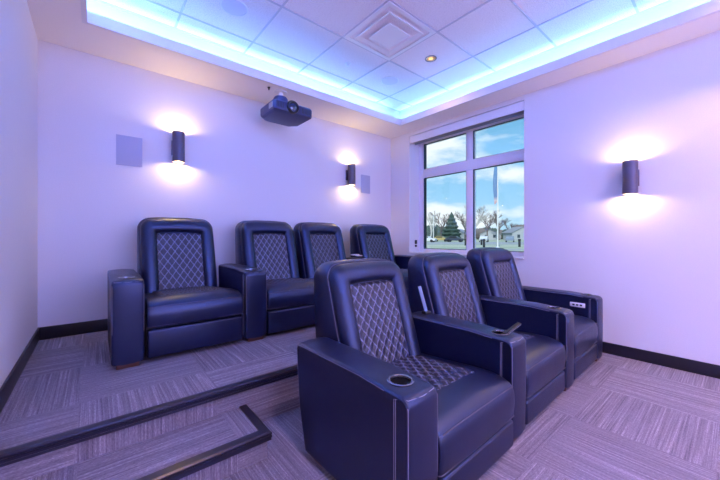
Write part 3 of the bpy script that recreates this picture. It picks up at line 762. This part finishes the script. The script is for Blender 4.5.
for u, D, h, w, c, lab in [(430, 128, 6.0, 4.5, g2, 'round dark shrub mass at the left edge of the view'), (438, 155, 6.5, 4.5, g2, 'dark shrub behind the trees left of the conifer'), (461, 158, 4.6, 4.0, g3, 'brown brush right of the conifer'),
                           (479, 150, 5.5, 5.0, g3, 'brown brush right of the window mullion'), (488, 160, 6.0, 5.5, g2, 'dark shrub mass behind the big bare tree'), (500, 170, 5.0, 5.0, g3, 'brown brush behind the flagpole'), (510, 150, 5.5, 5.0, g2, 'dark shrubs left of the far gabled house'), (521, 160, 7.0, 6.0, g3, 'brown brush above the far gabled house')]:
    bush(u, D, h, w*0.75, int(u), lab, c)
def house(u, D, w, h, rz, label, wc=(0.42, 0.44, 0.50)):
    x, y = at(u, D); H = empty('house', (x, y, GZ), rz); tag(H, label, 'house', 'far houses across the car park'); d = 4
    bm = bmesh.new(); box(bm, -w/2, w/2, -d, d, 0, h); loft(bm, [[(-w/2, -d, h), (-w/2, d, h), (-w/2, 0, h+1.9)], [(w/2, -d, h), (w/2, d, h), (w/2, 0, h+1.9)]]); link('wall', bm, plain('siding', wc, 0.8, bscale=3), H, smooth=False)
    bm = bmesh.new()
    for s in (-1, 1): loft(bm, [[(-w/2-.4, s*(d+.5), h-.25), (-w/2-.4, 0, h+2.0), (-w/2-.4, 0, h+2.15), (-w/2-.4, s*(d+.5), h-.1)], [(w/2+.4, s*(d+.5), h-.25), (w/2+.4, 0, h+2.0), (w/2+.4, 0, h+2.15), (w/2+.4, s*(d+.5), h-.1)]])
    link('roof', bm, plain('shingles', (0.30, 0.32, 0.38), 0.9, bscale=3), H, smooth=False)
    for k in (-0.28, 0.0, 0.28):
        bm = bmesh.new(); box(bm, k*w-.5, k*w+.5, -d-.05, -d+.05, 0.9, 2.1); link('house_window', bm, plain('dark_pane', (0.05, 0.07, 0.10), 0.2), H, smooth=False)
    for k in (-0.2, 0.2):
        bm = bmesh.new(); box(bm, -w/2-.05, -w/2+.05, k*d*2-.5, k*d*2+.5, 0.9, 2.1); link('house_window', bm, plain('dark_pane', (0.05, 0.07, 0.10), 0.2), H, smooth=False)
house(458, 138, 9, 2.6, 0.3, 'low pale house behind the conifer')
house(490, 138, 11, 2.4, 0.5, 'long low pale house left of the flagpole')
house(518, 120, 7, 2.9, 0.9, 'white gabled house at the right edge of the view')
def car(u, D, c, rz, label):
    x, y = at(u, D); K = empty('parked_car', (x, y, GZ+0.02), rz); tag(K, label, 'car', 'cars parked across the car park')
    bm = bmesh.new()
    pr_ = [(-2.1, 0.35), (-2.15, 0.75), (-1.6, 0.92), (-0.9, 0.98), (-0.4, 1.42), (0.9, 1.45), (1.6, 1.0), (2.1, 0.9), (2.15, 0.4)]
    loft(bm, [[(a, -0.85, b) for a, b in pr_], [(a, 0.85, b) for a, b in pr_]]); link('car_body', bm, plain('car_paint', c, 0.25), K, smooth=False)
    bm = bmesh.new(); box(bm, -0.55, 1.1, -0.87, 0.87, 1.02, 1.32); link('car_window', bm, M['black'], K, smooth=False)
    for a in (-1.35, 1.35):
        for s in (-0.8, 0.8):
            bm = bmesh.new(); lathe(bm, [(0.33, -0.1), (0.33, 0.1)], (a, s, 0.33), 14, 'Y'); link('wheel', bm, M['black'], K)
car(427, 74, (0.75, 0.76, 0.80), 1.9, 'white car at the far left of the car park')
car(441, 84, (0.45, 0.36, 0.16), 1.9, 'yellow vehicle below the dark conifer')
car(455, 77, (0.05, 0.06, 0.09), 1.9, 'black car right of the yellow vehicle')
car(484, 76, (0.70, 0.72, 0.78), 0.4, 'white car parked left of the flagpole')
car(510, 75, (0.25, 0.30, 0.40), 0.4, 'grey blue car parked right of the flagpole')
def post(u, D, h, label):
    x, y = at(u, D); o = empty('bollard', (x, y, GZ)); tag(o, label, 'bollard', 'dark bollards on the lawn')
    bm = bmesh.new(); lathe(bm, [(0.14, 0), (0.14, h), (0.1, h+0.06)], n=12); link('post', bm, M['black'], o)
    bm = bmesh.new(); lathe(bm, [(0.18, h+0.04), (0.18, h+0.22), (0.06, h+0.28)], n=12); link('cap', bm, M['black'], o)
post(465.5, 46, 0.75, 'dark bollard left of the window mullion'); post(484, 38, 0.75, 'dark bollard between mullion and flagpole'); post(519.5, 40, 0.75, 'dark bollard right of the flagpole'); post(481.5, 50, 0.6, 'smaller distant bollard just right of the mullion')
x, y = at(433.5, 90); o = empty('lamp_post', (x, y, GZ)); tag(o, 'pale lamp post at the left of the car park', 'lamp post')
bm = bmesh.new(); lathe(bm, [(0.13, 0), (0.09, 7.2)], n=10); link('post', bm, M['white'], o)
bm = bmesh.new(); box(bm, -0.1, 0.9, -0.15, 0.15, 7.15, 7.32); link('lamp_head', bm, M['silver'], o)
x, y = at(497.7, 36.7); o = empty('flagpole', (x, y, GZ)); tag(o, 'tall white flagpole standing on the lawn', 'flagpole')
bm = bmesh.new(); lathe(bm, [(0.22, 0), (0.20, 0.12), (0.085, 0.16), (0.075, 5), (0.05, 9.6)], n=14); link('pole', bm, M['white'], o)
bm = bmesh.new(); lathe(bm, [(0.02, 9.6), (0.10, 9.68), (0.12, 9.76), (0.08, 9.85), (0.01, 9.9)], n=14); link('finial', bm, M['amber'], o)
# limp flag: folded cloth hanging from the top of the pole
bm = bmesh.new(); rings = []
for k in range(19):
    f = k/18; z = 9.45-4.3*f; w_ = 0.16+0.12*math.sin(PI*f)
    ring = []
    for i in range(25):
        q = i/24*2*PI; rr = 1+0.28*math.sin(5*q+f*3)
        ring.append((-0.08-w_*0.62+math.cos(q)*w_*0.75*rr, math.sin(q)*w_*0.35*rr, z+0.12*math.cos(q)*f))
    rings.append(ring[:-1])
loft(bm, rings)
fm, t, b = new_mat('flag_cloth'); tcn = nd(t, 'ShaderNodeTexCoord'); s = nd(t, 'ShaderNodeSeparateXYZ'); t.links.new(tcn.outputs['Object'], s.inputs[0])
zz = mth(t, 'DIVIDE', mth(t, 'SUBTRACT', s.outputs[2], 5.0), 4.6)
t.links.new(ramp(t, zz, [(0.0, (0.55, 0.20, 0.22)), (0.10, (0.62, 0.50, 0.55)), (0.20, (0.12, 0.22, 0.42)), (1.0, (0.14, 0.27, 0.50))]), b.inputs['Base Color']); b.inputs['Roughness'].default_value = 0.8
fl = link('flag', bm, fm, smooth=True); fl.location = (x-0.02, y+0.02, GZ); fl.rotation_euler = (0, 0, math.radians(-50)); tag(fl, 'limp blue flag with a reddish lower end hanging at the top of the pole', 'flag')
